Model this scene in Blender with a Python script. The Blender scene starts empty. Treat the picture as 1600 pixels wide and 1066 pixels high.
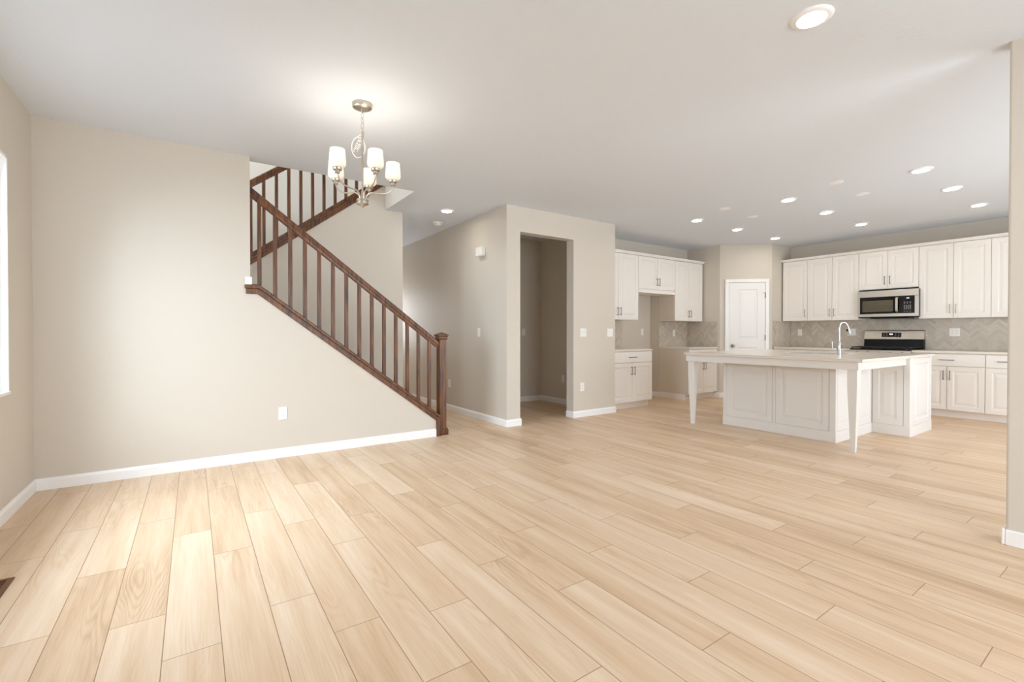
import bpy, bmesh, math, random
from mathutils import Vector, Matrix
random.seed(7)
S = bpy.context.scene
COL = S.collection
R = math.radians
PI = math.pi

# ------------------------------------------------------------------ camera
CAM_H = 1.159
cam_d = bpy.data.cameras.new('camera')
cam_d.sensor_width = 36.0
cam_d.lens = 727.2 / 1600 * 36
cam_d.shift_y = -6.17 / 1600
cam_d.clip_start = 0.05
cam = bpy.data.objects.new('camera', cam_d)
cam.location = (0, 0, CAM_H)
cam.rotation_euler = (R(90 - 0.487), 0, R(-34.462))
COL.objects.link(cam)
S.camera = cam

# ------------------------------------------------------------------ world and daylight
S.view_settings.view_transform = 'Standard'
S.view_settings.look = 'None'
S.view_settings.exposure = 0.19
S.view_settings.gamma = 1.0
S.view_settings.use_curve_mapping = False
S.cycles.max_bounces = 12
S.cycles.diffuse_bounces = 8
S.cycles.glossy_bounces = 4
S.cycles.sample_clamp_indirect = 6.0
W = bpy.data.worlds.new('overcast_sky')
S.world = W
W.use_nodes = True
wb = W.node_tree.nodes['Background']
wb.inputs['Color'].default_value = (0.86, 0.93, 1.0, 1)
wb.inputs['Strength'].default_value = 1.6


def daylight(name, loc, rot, sx, sy, watts, color=(0.80, 0.90, 1.0)):
    d = bpy.data.lights.new(name, 'AREA')
    d.shape = 'RECTANGLE'
    d.size, d.size_y = sx, sy
    d.energy = watts
    d.color = color
    o = bpy.data.objects.new(name, d)
    o.location = loc
    o.rotation_euler = rot
    COL.objects.link(o)
    return o


K = 1.0     # overall daylight
daylight('daylight_side_window', (-2.1, 3.0, 2.55), (0, R(-58), 0), 2.2, 2.6, 330 * K, (0.72, 0.86, 1.0))
daylight('daylight_rear_window', (2.15, -2.78, 1.45), (R(90), 0, 0), 2.6, 1.7, 118 * K)
daylight('daylight_patio_door', (5.9, -1.48, 1.08), (R(90), 0, 0), 2.9, 2.05, 98 * K)
daylight('daylight_entry_glass', (2.74, 9.18, 1.45), (R(-90), 0, 0), 0.5, 1.0, 15 * K, (0.92, 0.95, 1.0))
daylight('added_upstairs_light', (-1.13, 6.0, 4.2), (0, R(-90), 0), 1.3, 1.4, 90 * K)  # added light, source unseen, to brighten the upper stairwell

# ------------------------------------------------------------------ materials
def nt(name):
    m = bpy.data.materials.new(name)
    m.use_nodes = True
    t = m.node_tree
    return m, t, t.nodes['Principled BSDF']


def lin(c):
    return tuple(((v / 255) / 12.92 if v / 255 <= 0.04045 else ((v / 255 + 0.055) / 1.055) ** 2.4) for v in c) + (1,)


def node(t, typ, **kw):
    n = t.nodes.new(typ)
    for k, v in kw.items():
        setattr(n, k, v)
    return n


def math_n(t, op, a, b=None, c=None):
    n = node(t, 'ShaderNodeMath', operation=op)
    for i, v in enumerate((a, b, c)):
        if v is None:
            continue
        if isinstance(v, (int, float)):
            n.inputs[i].default_value = v
        else:
            t.links.new(v, n.inputs[i])
    return n.outputs[0]


def plain(name, rgb, rough=0.5, metal=0.0, bump=None, emit=None, spec=0.5, var=0.0, coat=0.0):
    m, t, p = nt(name)
    p.inputs['Roughness'].default_value = rough
    p.inputs['Metallic'].default_value = metal
    p.inputs['Specular IOR Level'].default_value = spec
    p.inputs['Coat Weight'].default_value = coat
    tc = node(t, 'ShaderNodeTexCoord')
    base = lin(rgb)
    if var:
        nz = node(t, 'ShaderNodeTexNoise')
        nz.inputs['Scale'].default_value = 3.0
        nz.inputs['Detail'].default_value = 4
        t.links.new(tc.outputs['Object'], nz.inputs['Vector'])
        mx = node(t, 'ShaderNodeMix', data_type='RGBA')
        mx.inputs[6].default_value = tuple(v * (1 - var) for v in base[:3]) + (1,)
        mx.inputs[7].default_value = tuple(min(1, v * (1 + var)) for v in base[:3]) + (1,)
        t.links.new(nz.outputs['Fac'], mx.inputs[0])
        t.links.new(mx.outputs[2], p.inputs['Base Color'])
    else:
        p.inputs['Base Color'].default_value = base
    if bump:
        sc, st, dist = bump
        nz = node(t, 'ShaderNodeTexNoise')
        nz.inputs['Scale'].default_value = sc
        nz.inputs['Detail'].default_value = 3
        t.links.new(tc.outputs['Object'], nz.inputs['Vector'])
        b = node(t, 'ShaderNodeBump')
        b.inputs['Strength'].default_value = st
        b.inputs['Distance'].default_value = dist
        t.links.new(nz.outputs['Fac'], b.inputs['Height'])
        t.links.new(b.outputs['Normal'], p.inputs['Normal'])
    if emit:
        p.inputs['Emission Color'].default_value = emit[0] + (1,)
        p.inputs['Emission Strength'].default_value = emit[1]
    return m


M = {}
M['wall'] = plain('greige_wall_paint', (213, 205, 193), 0.5, bump=(90, 0.18, 0.004), spec=0.35)
M['ceiling'] = plain('white_ceiling_texture', (222, 228, 235), 0.75, bump=(60, 0.35, 0.004), spec=0.2)
M['trim'] = plain('white_trim_paint', (246, 246, 246), 0.35)
M['cabinet'] = plain('white_cabinet_paint', (240, 236, 231), 0.38)
M['cabinet_side_shade'] = plain('shaded_cabinet_side', (216, 206, 192), 0.5)  # white cabinet paint with the shade of the side faces mixed into its colour
M['island'] = plain('white_island_paint', (231, 228, 224), 0.38)
M['quartz'] = plain('pale_quartz', (226, 218, 208), 0.2)
M['nickel'] = plain('brushed_nickel', (176, 168, 158), 0.32, 1.0)
M['chandelier_nickel'] = plain('satin_nickel', (205, 196, 182), 0.3, 1.0)
M['dark_pull'] = plain('pewter_pull', (120, 112, 104), 0.35, 1.0)
M['chrome'] = plain('polished_chrome', (215, 215, 218), 0.1, 1.0)
M['black'] = plain('black_enamel', (10, 9, 9), 0.3, spec=0.25)
M['iron'] = plain('cast_iron', (24, 18, 18), 0.5, bump=(200, 0.2, 0.001))
M['black_glass'] = plain('black_glass', (10, 10, 11), 0.08)
M['oven_window'] = plain('smoked_oven_window', (92, 86, 70), 0.18)
M['plastic'] = plain('white_plastic', (245, 243, 238), 0.35)
M['slot'] = plain('dark_slot', (80, 76, 72), 0.6)
M['carpet'] = plain('beige_carpet', (190, 180, 166), 0.95, bump=(400, 0.6, 0.004), var=0.05)
M['grout'] = plain('pale_grout', (206, 200, 190), 0.8)
M['sink_steel'] = plain('sink_steel', (190, 190, 190), 0.25, 1.0)
M['digit'] = plain('display_digits', (230, 235, 240), 0.4, emit=((0.85, 0.92, 1.0), 1.2))
M['key'] = plain('grey_key_print', (150, 148, 145), 0.5)
M['vent_wood'] = plain('brown_register', (104, 66, 36), 0.45)
M['wire'] = plain('silver_lamp_wire', (222, 218, 210), 0.3, spec=0.6)
M['lens'] = plain('lit_downlight_lens', (255, 255, 255), 0.4, emit=((1.0, 0.92, 0.80), 65.0))
M['white_door'] = plain('white_door_paint', (243, 242, 241), 0.4)

# stainless with brushed streaks
m, t, p = nt('stainless_steel')
tc = node(t, 'ShaderNodeTexCoord')
mp = node(t, 'ShaderNodeMapping')
mp.inputs['Scale'].default_value = (1.5, 1.5, 220)
t.links.new(tc.outputs['Object'], mp.inputs[0])
nz = node(t, 'ShaderNodeTexNoise')
nz.inputs['Scale'].default_value = 2
t.links.new(mp.outputs[0], nz.inputs['Vector'])
p.inputs['Base Color'].default_value = lin((206, 198, 186))
p.inputs['Metallic'].default_value = 1
t.links.new(math_n(t, 'MULTIPLY_ADD', nz.outputs['Fac'], 0.12, 0.3), p.inputs['Roughness'])
M['stainless'] = m

# frosted glass lamp shade, glowing
m, t, p = nt('frosted_lamp_glass')
p.inputs['Base Color'].default_value = lin((250, 245, 236))
p.inputs['Roughness'].default_value = 0.35
tc = node(t, 'ShaderNodeTexCoord')
sp = node(t, 'ShaderNodeSeparateXYZ')
t.links.new(tc.outputs['Generated'], sp.inputs[0])
cr = node(t, 'ShaderNodeValToRGB')
cr.color_ramp.elements[0].position = 0.05
cr.color_ramp.elements[0].color = (0.86, 0.66, 0.42, 1)
cr.color_ramp.elements[1].position = 0.75
cr.color_ramp.elements[1].color = (1.0, 0.93, 0.82, 1)
t.links.new(sp.outputs['Z'], cr.inputs[0])
t.links.new(cr.outputs[0], p.inputs['Emission Color'])
p.inputs['Emission Strength'].default_value = 0.26
M['shade'] = m

# window glass: clear pane that lets daylight through
m, t, p = nt('clear_window_glass')
tr = node(t, 'ShaderNodeBsdfTransparent')
gl = node(t, 'ShaderNodeBsdfGlossy')
gl.inputs['Roughness'].default_value = 0.02
mx = node(t, 'ShaderNodeMixShader')
mx.inputs[0].default_value = 0.06
t.links.new(tr.outputs[0], mx.inputs[1])
t.links.new(gl.outputs[0], mx.inputs[2])
t.links.new(mx.outputs[0], t.nodes['Material Output'].inputs['Surface'])
M['glass'] = m

# stained railing wood
m, t, p = nt('dark_stained_railing_wood')
tc = node(t, 'ShaderNodeTexCoord')
mp = node(t, 'ShaderNodeMapping')
mp.inputs['Scale'].default_value = (26, 26, 1.6)
t.links.new(tc.outputs['Object'], mp.inputs[0])
nz = node(t, 'ShaderNodeTexNoise')
nz.inputs['Scale'].default_value = 2.2
nz.inputs['Detail'].default_value = 6
t.links.new(mp.outputs[0], nz.inputs['Vector'])
cr = node(t, 'ShaderNodeValToRGB')
cr.color_ramp.elements[0].position = 0.32
cr.color_ramp.elements[0].color = lin((50, 26, 10))
cr.color_ramp.elements[1].position = 0.72
cr.color_ramp.elements[1].color = lin((136, 80, 32))
t.links.new(nz.outputs['Fac'], cr.inputs[0])
t.links.new(cr.outputs[0], p.inputs['Base Color'])
p.inputs['Roughness'].default_value = 0.36
M['rail_wood'] = m

# herringbone tile: each tile's own tone
m, t, p = nt('herringbone_tile')
at = node(t, 'ShaderNodeAttribute', attribute_name='tone')
cr = node(t, 'ShaderNodeValToRGB')
cr.color_ramp.elements[0].color = lin((190, 180, 166))
cr.color_ramp.elements[1].color = lin((213, 204, 191))
t.links.new(at.outputs['Fac'], cr.inputs[0])
t.links.new(cr.outputs[0], p.inputs['Base Color'])
p.inputs['Roughness'].default_value = 0.3
M['tile'] = m

# oak vinyl planks: tone per plank, grain from stretched contour rings, joints from the plank's own uv
m, t, p = nt('light_oak_plank_floor')
uv = node(t, 'ShaderNodeUVMap', uv_map='plank')
sx = node(t, 'ShaderNodeSeparateXYZ')
t.links.new(uv.outputs[0], sx.inputs[0])
u, v = sx.outputs[0], sx.outputs[1]
tone = node(t, 'ShaderNodeAttribute', attribute_name='tone').outputs['Fac']
seed = node(t, 'ShaderNodeAttribute', attribute_name='seed').outputs['Fac']


def comb(a, b, c):
    n = node(t, 'ShaderNodeCombineXYZ')
    for i, q in enumerate((a, b, c)):
        if isinstance(q, (int, float)):
            n.inputs[i].default_value = q
        else:
            t.links.new(q, n.inputs[i])
    return n.outputs[0]


def noise(vec, scale, detail=2, rough=0.5):
    n = node(t, 'ShaderNodeTexNoise')
    n.inputs['Scale'].default_value = scale
    n.inputs['Detail'].default_value = detail
    n.inputs['Roughness'].default_value = rough
    t.links.new(vec, n.inputs['Vector'])
    return n.outputs['Fac']


sd = math_n(t, 'MULTIPLY', seed, 91.0)
broad = noise(comb(math_n(t, 'MULTIPLY', u, 7.0), math_n(t, 'MULTIPLY', v, 0.7), sd), 1.0, 1.5, 0.4)
rings = math_n(t, 'SINE', math_n(t, 'MULTIPLY', broad, 170.0))
rings = math_n(t, 'POWER', math_n(t, 'MULTIPLY_ADD', rings, 0.5, 0.5), 2.0)
fine = noise(comb(math_n(t, 'MULTIPLY', u, 160.0), math_n(t, 'MULTIPLY', v, 4.0), sd), 1.0, 3, 0.6)
wash = noise(comb(math_n(t, 'MULTIPLY', u, 14.0), math_n(t, 'MULTIPLY', v, 1.0), math_n(t, 'ADD', sd, 5.0)), 1.0, 3, 0.5)
mask = math_n(t, 'SMOOTH_MIN', math_n(t, 'MAXIMUM', math_n(t, 'MULTIPLY_ADD', noise(comb(math_n(t, 'MULTIPLY', u, 4.0), math_n(t, 'MULTIPLY', v, 1.1), math_n(t, 'ADD', sd, 17.0)), 1.0, 1), 4.0, -1.75), 0.0), 1.0, 0.1)
g = math_n(t, 'MULTIPLY', math_n(t, 'MULTIPLY', rings, mask), 0.2)
g = math_n(t, 'MULTIPLY_ADD', math_n(t, 'ADD', fine, -0.5), 0.45, g)
g = math_n(t, 'MULTIPLY_ADD', math_n(t, 'ADD', wash, -0.5), 0.95, g)
val = math_n(t, 'ADD', math_n(t, 'SUBTRACT', tone, g), 0.0)
cr = node(t, 'ShaderNodeValToRGB')
e = cr.color_ramp.elements
e[0].position = 0.0
e[0].color = lin((178, 144, 108))
e[1].position = 1.0
e[1].color = lin((234, 213, 188))
x = cr.color_ramp.elements.new(0.5)
x.color = lin((216, 186, 153))
t.links.new(val, cr.inputs[0])
du = math_n(t, 'MINIMUM', u, math_n(t, 'SUBTRACT', 0.1805, u))
dl = node(t, 'ShaderNodeAttribute', attribute_name='plen').outputs['Fac']
dv = math_n(t, 'MINIMUM', v, math_n(t, 'SUBTRACT', dl, v))
seam = math_n(t, 'MAXIMUM', math_n(t, 'LESS_THAN', du, 0.0016), math_n(t, 'LESS_THAN', dv, 0.0016))
mx = node(t, 'ShaderNodeMix', data_type='RGBA')
mx.inputs[7].default_value = lin((140, 106, 76))
t.links.new(math_n(t, 'MULTIPLY', seam, 0.85), mx.inputs[0])
t.links.new(cr.outputs[0], mx.inputs[6])
t.links.new(mx.outputs[2], p.inputs['Base Color'])
t.links.new(math_n(t, 'MULTIPLY_ADD', fine, 0.14, 0.33), p.inputs['Roughness'])
p.inputs['Specular IOR Level'].default_value = 0.42
b = node(t, 'ShaderNodeBump')
b.inputs['Strength'].default_value = 0.25
b.inputs['Distance'].default_value = 0.0012
t.links.new(math_n(t, 'SUBTRACT', math_n(t, 'MULTIPLY', fine, 0.5), seam), b.inputs['Height'])
t.links.new(b.outputs['Normal'], p.inputs['Normal'])
M['floor'] = m


# ------------------------------------------------------------------ mesh helpers
class MB:
    def __init__(self):
        self.bm = bmesh.new()

    def box(self, x0, x1, y0, y1, z0, z1):
        x0, x1 = min(x0, x1), max(x0, x1)
        y0, y1 = min(y0, y1), max(y0, y1)
        z0, z1 = min(z0, z1), max(z0, z1)
        vs = [self.bm.verts.new(c) for c in ((x0, y0, z0), (x1, y0, z0), (x1, y1, z0), (x0, y1, z0),
                                             (x0, y0, z1), (x1, y0, z1), (x1, y1, z1), (x0, y1, z1))]
        for f in ((3, 2, 1, 0), (4, 5, 6, 7), (0, 1, 5, 4), (1, 2, 6, 5), (2, 3, 7, 6), (3, 0, 4, 7)):
            self.bm.faces.new([vs[i] for i in f])
        return self

    def loft(self, rings, cap=True, close=False):
        """rings: lists of equally many points; joined ring to ring."""
        vr = [[self.bm.verts.new(c) for c in r] for r in rings]
        n = len(vr[0])
        pairs = list(zip(vr, vr[1:]))
        if close:
            pairs.append((vr[-1], vr[0]))
        for a, b in pairs:
            for i in range(n):
                j = (i + 1) % n
                self.bm.faces.new((a[i], a[j], b[j], b[i]))
        if cap and not close:
            self.bm.faces.new(list(reversed(vr[0])))
            self.bm.faces.new(vr[-1])
        return self

    def prism(self, poly, axis, a, b):
        """poly of 2D points extruded along axis: 'y' poly=(x,z); 'x' poly=(y,z); 'z' poly=(x,y)."""
        def P(q, d):
            return {'y': (q[0], d, q[1]), 'x': (d, q[0], q[1]), 'z': (q[0], q[1], d)}[axis]
        return self.loft([[P(q, a) for q in poly], [P(q, b) for q in poly]])

    def tube(self, pts, r, n=10, cap=True, close=False):
        pts = [Vector(q) for q in pts]
        rr = r if isinstance(r, (list, tuple)) else [r] * len(pts)
        rings = []
        prev = None
        for i, q in enumerate(pts):
            if close:
                d = pts[(i + 1) % len(pts)] - pts[i - 1]
            else:
                d = pts[min(i + 1, len(pts) - 1)] - pts[max(i - 1, 0)]
            d.normalize()
            if prev is None:
                a = d.cross(Vector((0, 0, 1)))
                if a.length < 1e-3:
                    a = d.cross(Vector((1, 0, 0)))
            else:
                a = prev - d * prev.dot(d)
            a.normalize()
            prev = a
            b2 = d.cross(a)
            rings.append([q + (a * math.cos(2 * PI * k / n) + b2 * math.sin(2 * PI * k / n)) * rr[i] for k in range(n)])
        return self.loft(rings, cap, close)

    def lathe(self, prof, c, n=28, axis='z', cap=True):
        """prof: (radius, height) pairs around c along the axis."""
        c = Vector(c)
        rings = []
        for r, h in prof:
            r = max(r, 1e-4)
            ring = []
            for k in range(n):
                a = 2 * PI * k / n
                p2 = (r * math.cos(a), r * math.sin(a))
                ring.append(c + Vector({'z': (p2[0], p2[1], h), 'y': (p2[0], h, p2[1]), 'x': (h, p2[0], p2[1])}[axis]))
            rings.append(ring)
        return self.loft(rings, cap)

    def build(self, name, mat, parent=None, bevel=0.0, smooth=False, seg=2):
        me = bpy.data.meshes.new(name)
        bm = self.bm
        bmesh.ops.recalc_face_normals(bm, faces=bm.faces)
        org = Vector((0, 0, 0))
        if parent is not None:
            q = parent
            while q is not None:
                if 'wx' in ORG.get(q.name, {}):
                    org = ORG[q.name]['wx']
                    break
                q = q.parent
        if org.length:
            bmesh.ops.translate(bm, verts=bm.verts, vec=-org)
        bm.to_mesh(me)
        bm.free()
        mats = mat if isinstance(mat, (list, tuple)) else [mat]
        for x_ in mats:
            me.materials.append(M[x_] if isinstance(x_, str) else x_)
        o = bpy.data.objects.new(name, me)
        COL.objects.link(o)
        if parent is not None:
            o.parent = parent
        if smooth:
            for f in me.polygons:
                f.use_smooth = True
            es = o.modifiers.new('edge_split', 'EDGE_SPLIT')
            es.split_angle = R(40)
        if bevel:
            bv = o.modifiers.new('bevel', 'BEVEL')
            bv.width = bevel
            bv.segments = seg
            bv.limit_method = 'ANGLE'
            bv.angle_limit = R(35)
        return o


ORG = {}


def thing(name, label, cat, loc=(0, 0, 0), rz=0.0, group=None, local=False):
    """Empty at the thing's base. local=True: children are given in the Empty's own frame."""
    o = bpy.data.objects.new(name, None)
    o.empty_display_size = 0.1
    COL.objects.link(o)
    o.location = loc
    o.rotation_euler = (0, 0, rz)
    tag(o, label, cat, group)
    if not local:
        ORG[o.name] = {'wx': Vector(loc)}
    return o


def tag(o, label, cat, group=None):
    o['label'] = label
    o['category'] = cat
    if group:
        o['group'] = group
    return o


def struct(o, label=None):
    o['kind'] = 'structure'
    if label:
        o['label'] = label
    return o


# ------------------------------------------------------------------ measured layout (metres)
H = 2.744
XL, YS, YO, YM, YB = -0.963, 4.788, 4.918, 5.877, 6.99
XOP, XM, XH = 2.053, 2.287, 3.189
XE, YK, XC, YD, XQ, YQ, XR = 5.095, 5.473, 7.839, 4.80, 8.492, 4.21, 9.17
XP, YP = 3.671, 0.566
YREAR, YNOOK = -2.65, -1.35
YEND = 9.0
ZUP = 5.3
SL = 0.757                      # stair slope

# ------------------------------------------------------------------ floor of planks
PW, PL, PX0 = 0.1805, 1.216, 0.085
JOINT = {-6: 3.958, -5: 3.355, -4: 3.684, -3: 2.963, -2: 3.597, -1: 3.26, 0: 2.878, 1: 3.416, 2: 3.081, 3: 1.427,
         4: 1.781, 5: 2.366, 6: 1.998, 7: 1.6, 8: 2.216, 9: 1.785, 10: 2.529, 11: 2.063, 12: 1.62, 13: 1.077,
         14: 0.686, 15: 1.378, 16: 1.037, 17: 0.504, 18: 0.875, 19: 1.511, 20: 1.215, 21: 0.765, 22: 1.517, 23: 1.094, 25: 1.36}
TONE = {(-1, 0): 0.34}
bm = bmesh.new()
uvl = bm.loops.layers.uv.new('plank')
lt = bm.faces.layers.float.new('tone')
ls = bm.faces.layers.float.new('seed')
lp = bm.faces.layers.float.new('plen')
rng = random.Random(11)
FX0, FX1, FY0, FY1 = -1.0, 9.3, -2.8, 9.2
for row in range(-7, 53):
    x0 = PX0 + row * PW
    j = JOINT.get(row, rng.uniform(0, PL))
    k0 = math.floor((FY0 - j) / PL)
    y = j + k0 * PL
    while y < FY1:
        a, b_ = max(x0, FX0), min(x0 + PW, FX1)
        c, d = max(y, FY0), min(y + PL, FY1)
        if b_ > a and d > c:
            vs = [bm.verts.new((X_, Y_, 0)) for X_, Y_ in ((a, c), (b_, c), (b_, d), (a, d))]
            f = bm.faces.new(vs)
            for lo, (X_, Y_) in zip(f.loops, ((a, c), (b_, c), (b_, d), (a, d))):
                lo[uvl].uv = (X_ - x0, Y_ - y)
            f[lt] = min(0.92, max(0.2, rng.gauss(0.6, 0.075)))
            f[ls] = rng.random()
            f[lp] = PL
        y += PL
me = bpy.data.meshes.new('floor')
bm.to_mesh(me)
bm.free()
me.materials.append(M['floor'])
fl = bpy.data.objects.new('floor', me)
COL.objects.link(fl)
struct(fl)

# ------------------------------------------------------------------ shell
def walls(name, mb, bevel=0.0):
    return struct(mb.build(name, 'wall', bevel=bevel, seg=3))


def wall_with_hole(mb, axis, a, b, s0, s1, z0, z1, holes):
    """boxes making a wall between s0..s1 with rectangular holes (h0,h1,zz0,zz1), thickness a..b on the other axis."""
    def bx(p0, p1, q0, q1):
        if p1 - p0 < 1e-4 or q1 - q0 < 1e-4:
            return
        if axis == 'x':
            mb.box(a, b, p0, p1, q0, q1)
        else:
            mb.box(p0, p1, a, b, q0, q1)
    cur = s0
    for h0, h1, q0, q1 in sorted(holes):
        bx(cur, h0, z0, z1)
        bx(h0, h1, z0, q0)
        bx(h0, h1, q1, z1)
        cur = h1
    bx(cur, s1, z0, z1)


mb = MB()
wall_with_hole(mb, 'x', XL - 0.14, XL, YREAR - 0.14, YO, 0, H, [(2.36, 4.188, 0.79, 2.255)])
wall_with_hole(mb, 'x', XL - 0.14, XL, YO, YB + 0.14, 0, ZUP, [(5.35, 6.65, 3.5, 4.9)])
walls('wall_left', mb)

# stair wall: full height up to the opening, then the sloped half wall under the railing
mb = MB()
zt = lambda x_: 0.205 + (2.287 - x_) * SL        # top of the half wall under the cap
mb.prism([(XL, 0), (2.287, 0), (2.287, zt(2.287)), (0.50, zt(0.50)), (0.43, zt(0.50)), (0.43, H), (XL, H)], 'y', YS, YO)
walls('wall_stair', mb)
mb = MB()
mb.box(XL, XOP + 0.1, YO - 0.12, YO, H + 0.3, ZUP)
mb.box(XOP, XOP + 0.1, YO, YM, H + 0.3, ZUP)
walls('wall_stairwell', mb)

mb = MB()
zm = lambda x_: 1.945 + SL * (x_ - 0.513)
mb.prism([(0.43, 0), (XM, 0), (XM, H), (XOP + .12, H), (XOP + .12, zm(XOP + .12)), (0.43, zm(0.43))], 'y', YM, YM + 0.115)
walls('wall_middle', mb)
mb = MB()
mb.box(XL, XM - 0.1, YB, YB + 0.14, 0, ZUP)
mb.box(XM - 0.1, 3.2, YB, YB + 0.14, H + 0.3, ZUP)
walls('wall_stair_back', mb)
mb = MB()
mb.box(XM - 0.1, XM, YM + 0.115, YEND, 0, H)
walls('wall_hall_side', mb)
mb = MB()
wall_with_hole(mb, 'y', YEND, YEND + 0.14, XM - 0.1, XH + 0.115, 0, H, [(XM + 0.03, XH - 0.03, 0, 2.05)])
walls('wall_hall_end', mb)

# closet block between hall and kitchen: hall face, front with opening, kitchen side, back
mb = MB()
mb.box(XH, XH + 0.115, YS - 0.026 + 0.14, YEND, 0, H)
walls('wall_hall', mb)
YF = 4.762
OX0, OX1, OZ = 3.393, 4.286, 2.432
mb = MB()
wall_with_hole(mb, 'y', YF, YF + 0.14, XH, XE, 0, H, [(OX0, OX1, 0, OZ)])
walls('wall_closet_front', mb)
mb = MB()
mb.box(4.98, XE, YF + 0.14, 6.5, 0, H)
walls('wall_closet_right', mb)
mb = MB()
mb.box(XH + 0.115, 4.98, 6.383, 6.5, 0, H)
walls('wall_closet_back', mb)

# kitchen walls
NX0, NX1, NY = 6.03, 6.99, 5.66
mb = MB()
mb.box(XE, NX0, YK, YK + 0.3, 0, H)
mb.box(NX0, NX1, NY, NY + 0.113, 0, 1.84)
mb.box(NX0, NX1, YK, NY + 0.113, 1.84, H)
mb.box(NX1, XC + 0.1, YK, YK + 0.3, 0, H)
walls('wall_fridge', mb)
mb = MB()
mb.prism([(XC, YK), (XC, YD), (XQ, YQ), (XR, YQ), (XR, YQ + 0.1), (XQ + 0.05, YQ + 0.1), (XC + 0.1, YD + 0.05), (XC + 0.1, YK)], 'z', 0, H)
walls('wall_pantry', mb)
mb = MB()
mb.box(XR, XR + 0.14, YNOOK - 0.14, YQ + 0.1, 0, H)
walls('wall_range', mb)
mb = MB()
wall_with_hole(mb, 'y', YNOOK - 0.14, YNOOK, XP + 0.12, XR, 0, H, [(4.4, 7.4, 0.0, 2.12)])
walls('wall_nook', mb)
mb = MB()
mb.box(XP, XP + 0.12, YREAR, YP, -0.05, H + 0.05)
walls('wall_right', mb, bevel=0.012)
mb = MB()
wall_with_hole(mb, 'y', YREAR - 0.14, YREAR, XL, XP + 0.12, 0, H, [(0.8, 3.5, 0.6, 2.3)])
walls('wall_rear', mb)

# ceiling with the stairwell opening
mb = MB()
mb.box(XL, XR + 0.14, YREAR - 0.14, YO, H, H + 0.3)
mb.box(XOP, XR + 0.14, YO, YM, H, H + 0.3)
mb.box(2.175, XR + 0.14, YM, YM + 0.115, H, H + 0.3)
mb.box(XM - 0.1, XR + 0.14, YM + 0.115, YEND + 0.14, H, H + 0.3)
ce = struct(mb.build('ceiling', ['ceiling', 'wall']))
for f in ce.data.polygons:
    if abs(f.normal.x + 1) < 0.01 and abs(f.center.x - XOP) < 0.02:
        f.material_index = 1
mb = MB()
mb.box(XL - 0.14, 3.2, YO - 0.12, YB + 0.14, ZUP, ZUP + 0.1)
struct(mb.build('ceiling_stairwell', 'ceiling'))


# ------------------------------------------------------------------ baseboards
def baseboard(name, segs, h=0.086, tk=0.014):
    """segs: list of ((x0,y0),(x1,y1)) wall-face lines, board stands to the right-hand side of travel."""
    mb = MB()
    for (x0, y0), (x1, y1) in segs:
        d = Vector((x1 - x0, y1 - y0, 0)).normalized()
        n = Vector((d.y, -d.x, 0))
        a, b_ = Vector((x0, y0, 0)), Vector((x1, y1, 0))
        prof = [(0, 0), (tk, 0), (tk, h - 0.02), (tk * 0.55, h - 0.006), (tk * 0.35, h), (0, h)]
        mb.loft([[q + n * s + Vector((0, 0, z)) for s, z in prof] for q in (a, b_)])
    return struct(mb.build(name, 'trim'))


T = 0.014
baseboard('baseboard_left', [((XL, YREAR), (XL, YS))])
baseboard('baseboard_stair', [((XL, YS), (2.249, YS))])
baseboard('baseboard_hall', [((XH, YEND), (XH, YF))])
baseboard('baseboard_closet_front', [((XH - T, YF), (OX0 + T, YF)), ((OX0, YF), (OX0, YF + 0.14)),
                                     ((OX1, YF + 0.14), (OX1, YF)), ((OX1 - T, YF), (XE + T, YF)), ((XE, YF), (XE, 4.86))])
baseboard('baseboard_closet', [((XH + 0.115, 6.383), (4.98, 6.383)), ((4.98, 6.383), (4.98, YF + 0.14))])
baseboard('baseboard_fridge', [((NX0, NY), (NX1, NY)), ((NX1, NY), (NX1, YK))])
dv_ = Vector((XQ - XC, YQ - YD)).normalized()
dg_ = lambda s: (XC + dv_.x * s, YD + dv_.y * s)
baseboard('baseboard_pantry', [((XC, 4.93), (XC, YD)), (dg_(0), dg_(0.08)), (dg_(0.824), dg_(0.882))])
baseboard('baseboard_right', [((XP, YP), (XP, YREAR)), ((XP + 0.12 + T, YP), (XP - T, YP))][:1] + [((XP + 0.12, YP), (XP, YP))][:0])
mb = MB()
mb.box(XP - T, XP + 0.12 + T, YP, YP + T, 0, 0.086)
mb.box(XP - T, XP, YREAR, YP, 0, 0.086)
o = bpy.data.objects.get('baseboard_right')
bpy.data.objects.remove(o)
struct(mb.build('baseboard_right', 'trim', bevel=0.005))
mb = MB()
mb.box(0.39, 0.444, YS - 0.012, YO, zt(0.50) + 0.037, zt(0.50) + 0.107)
struct(mb.build('baseboard_landing', 'trim', bevel=0.004))


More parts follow.
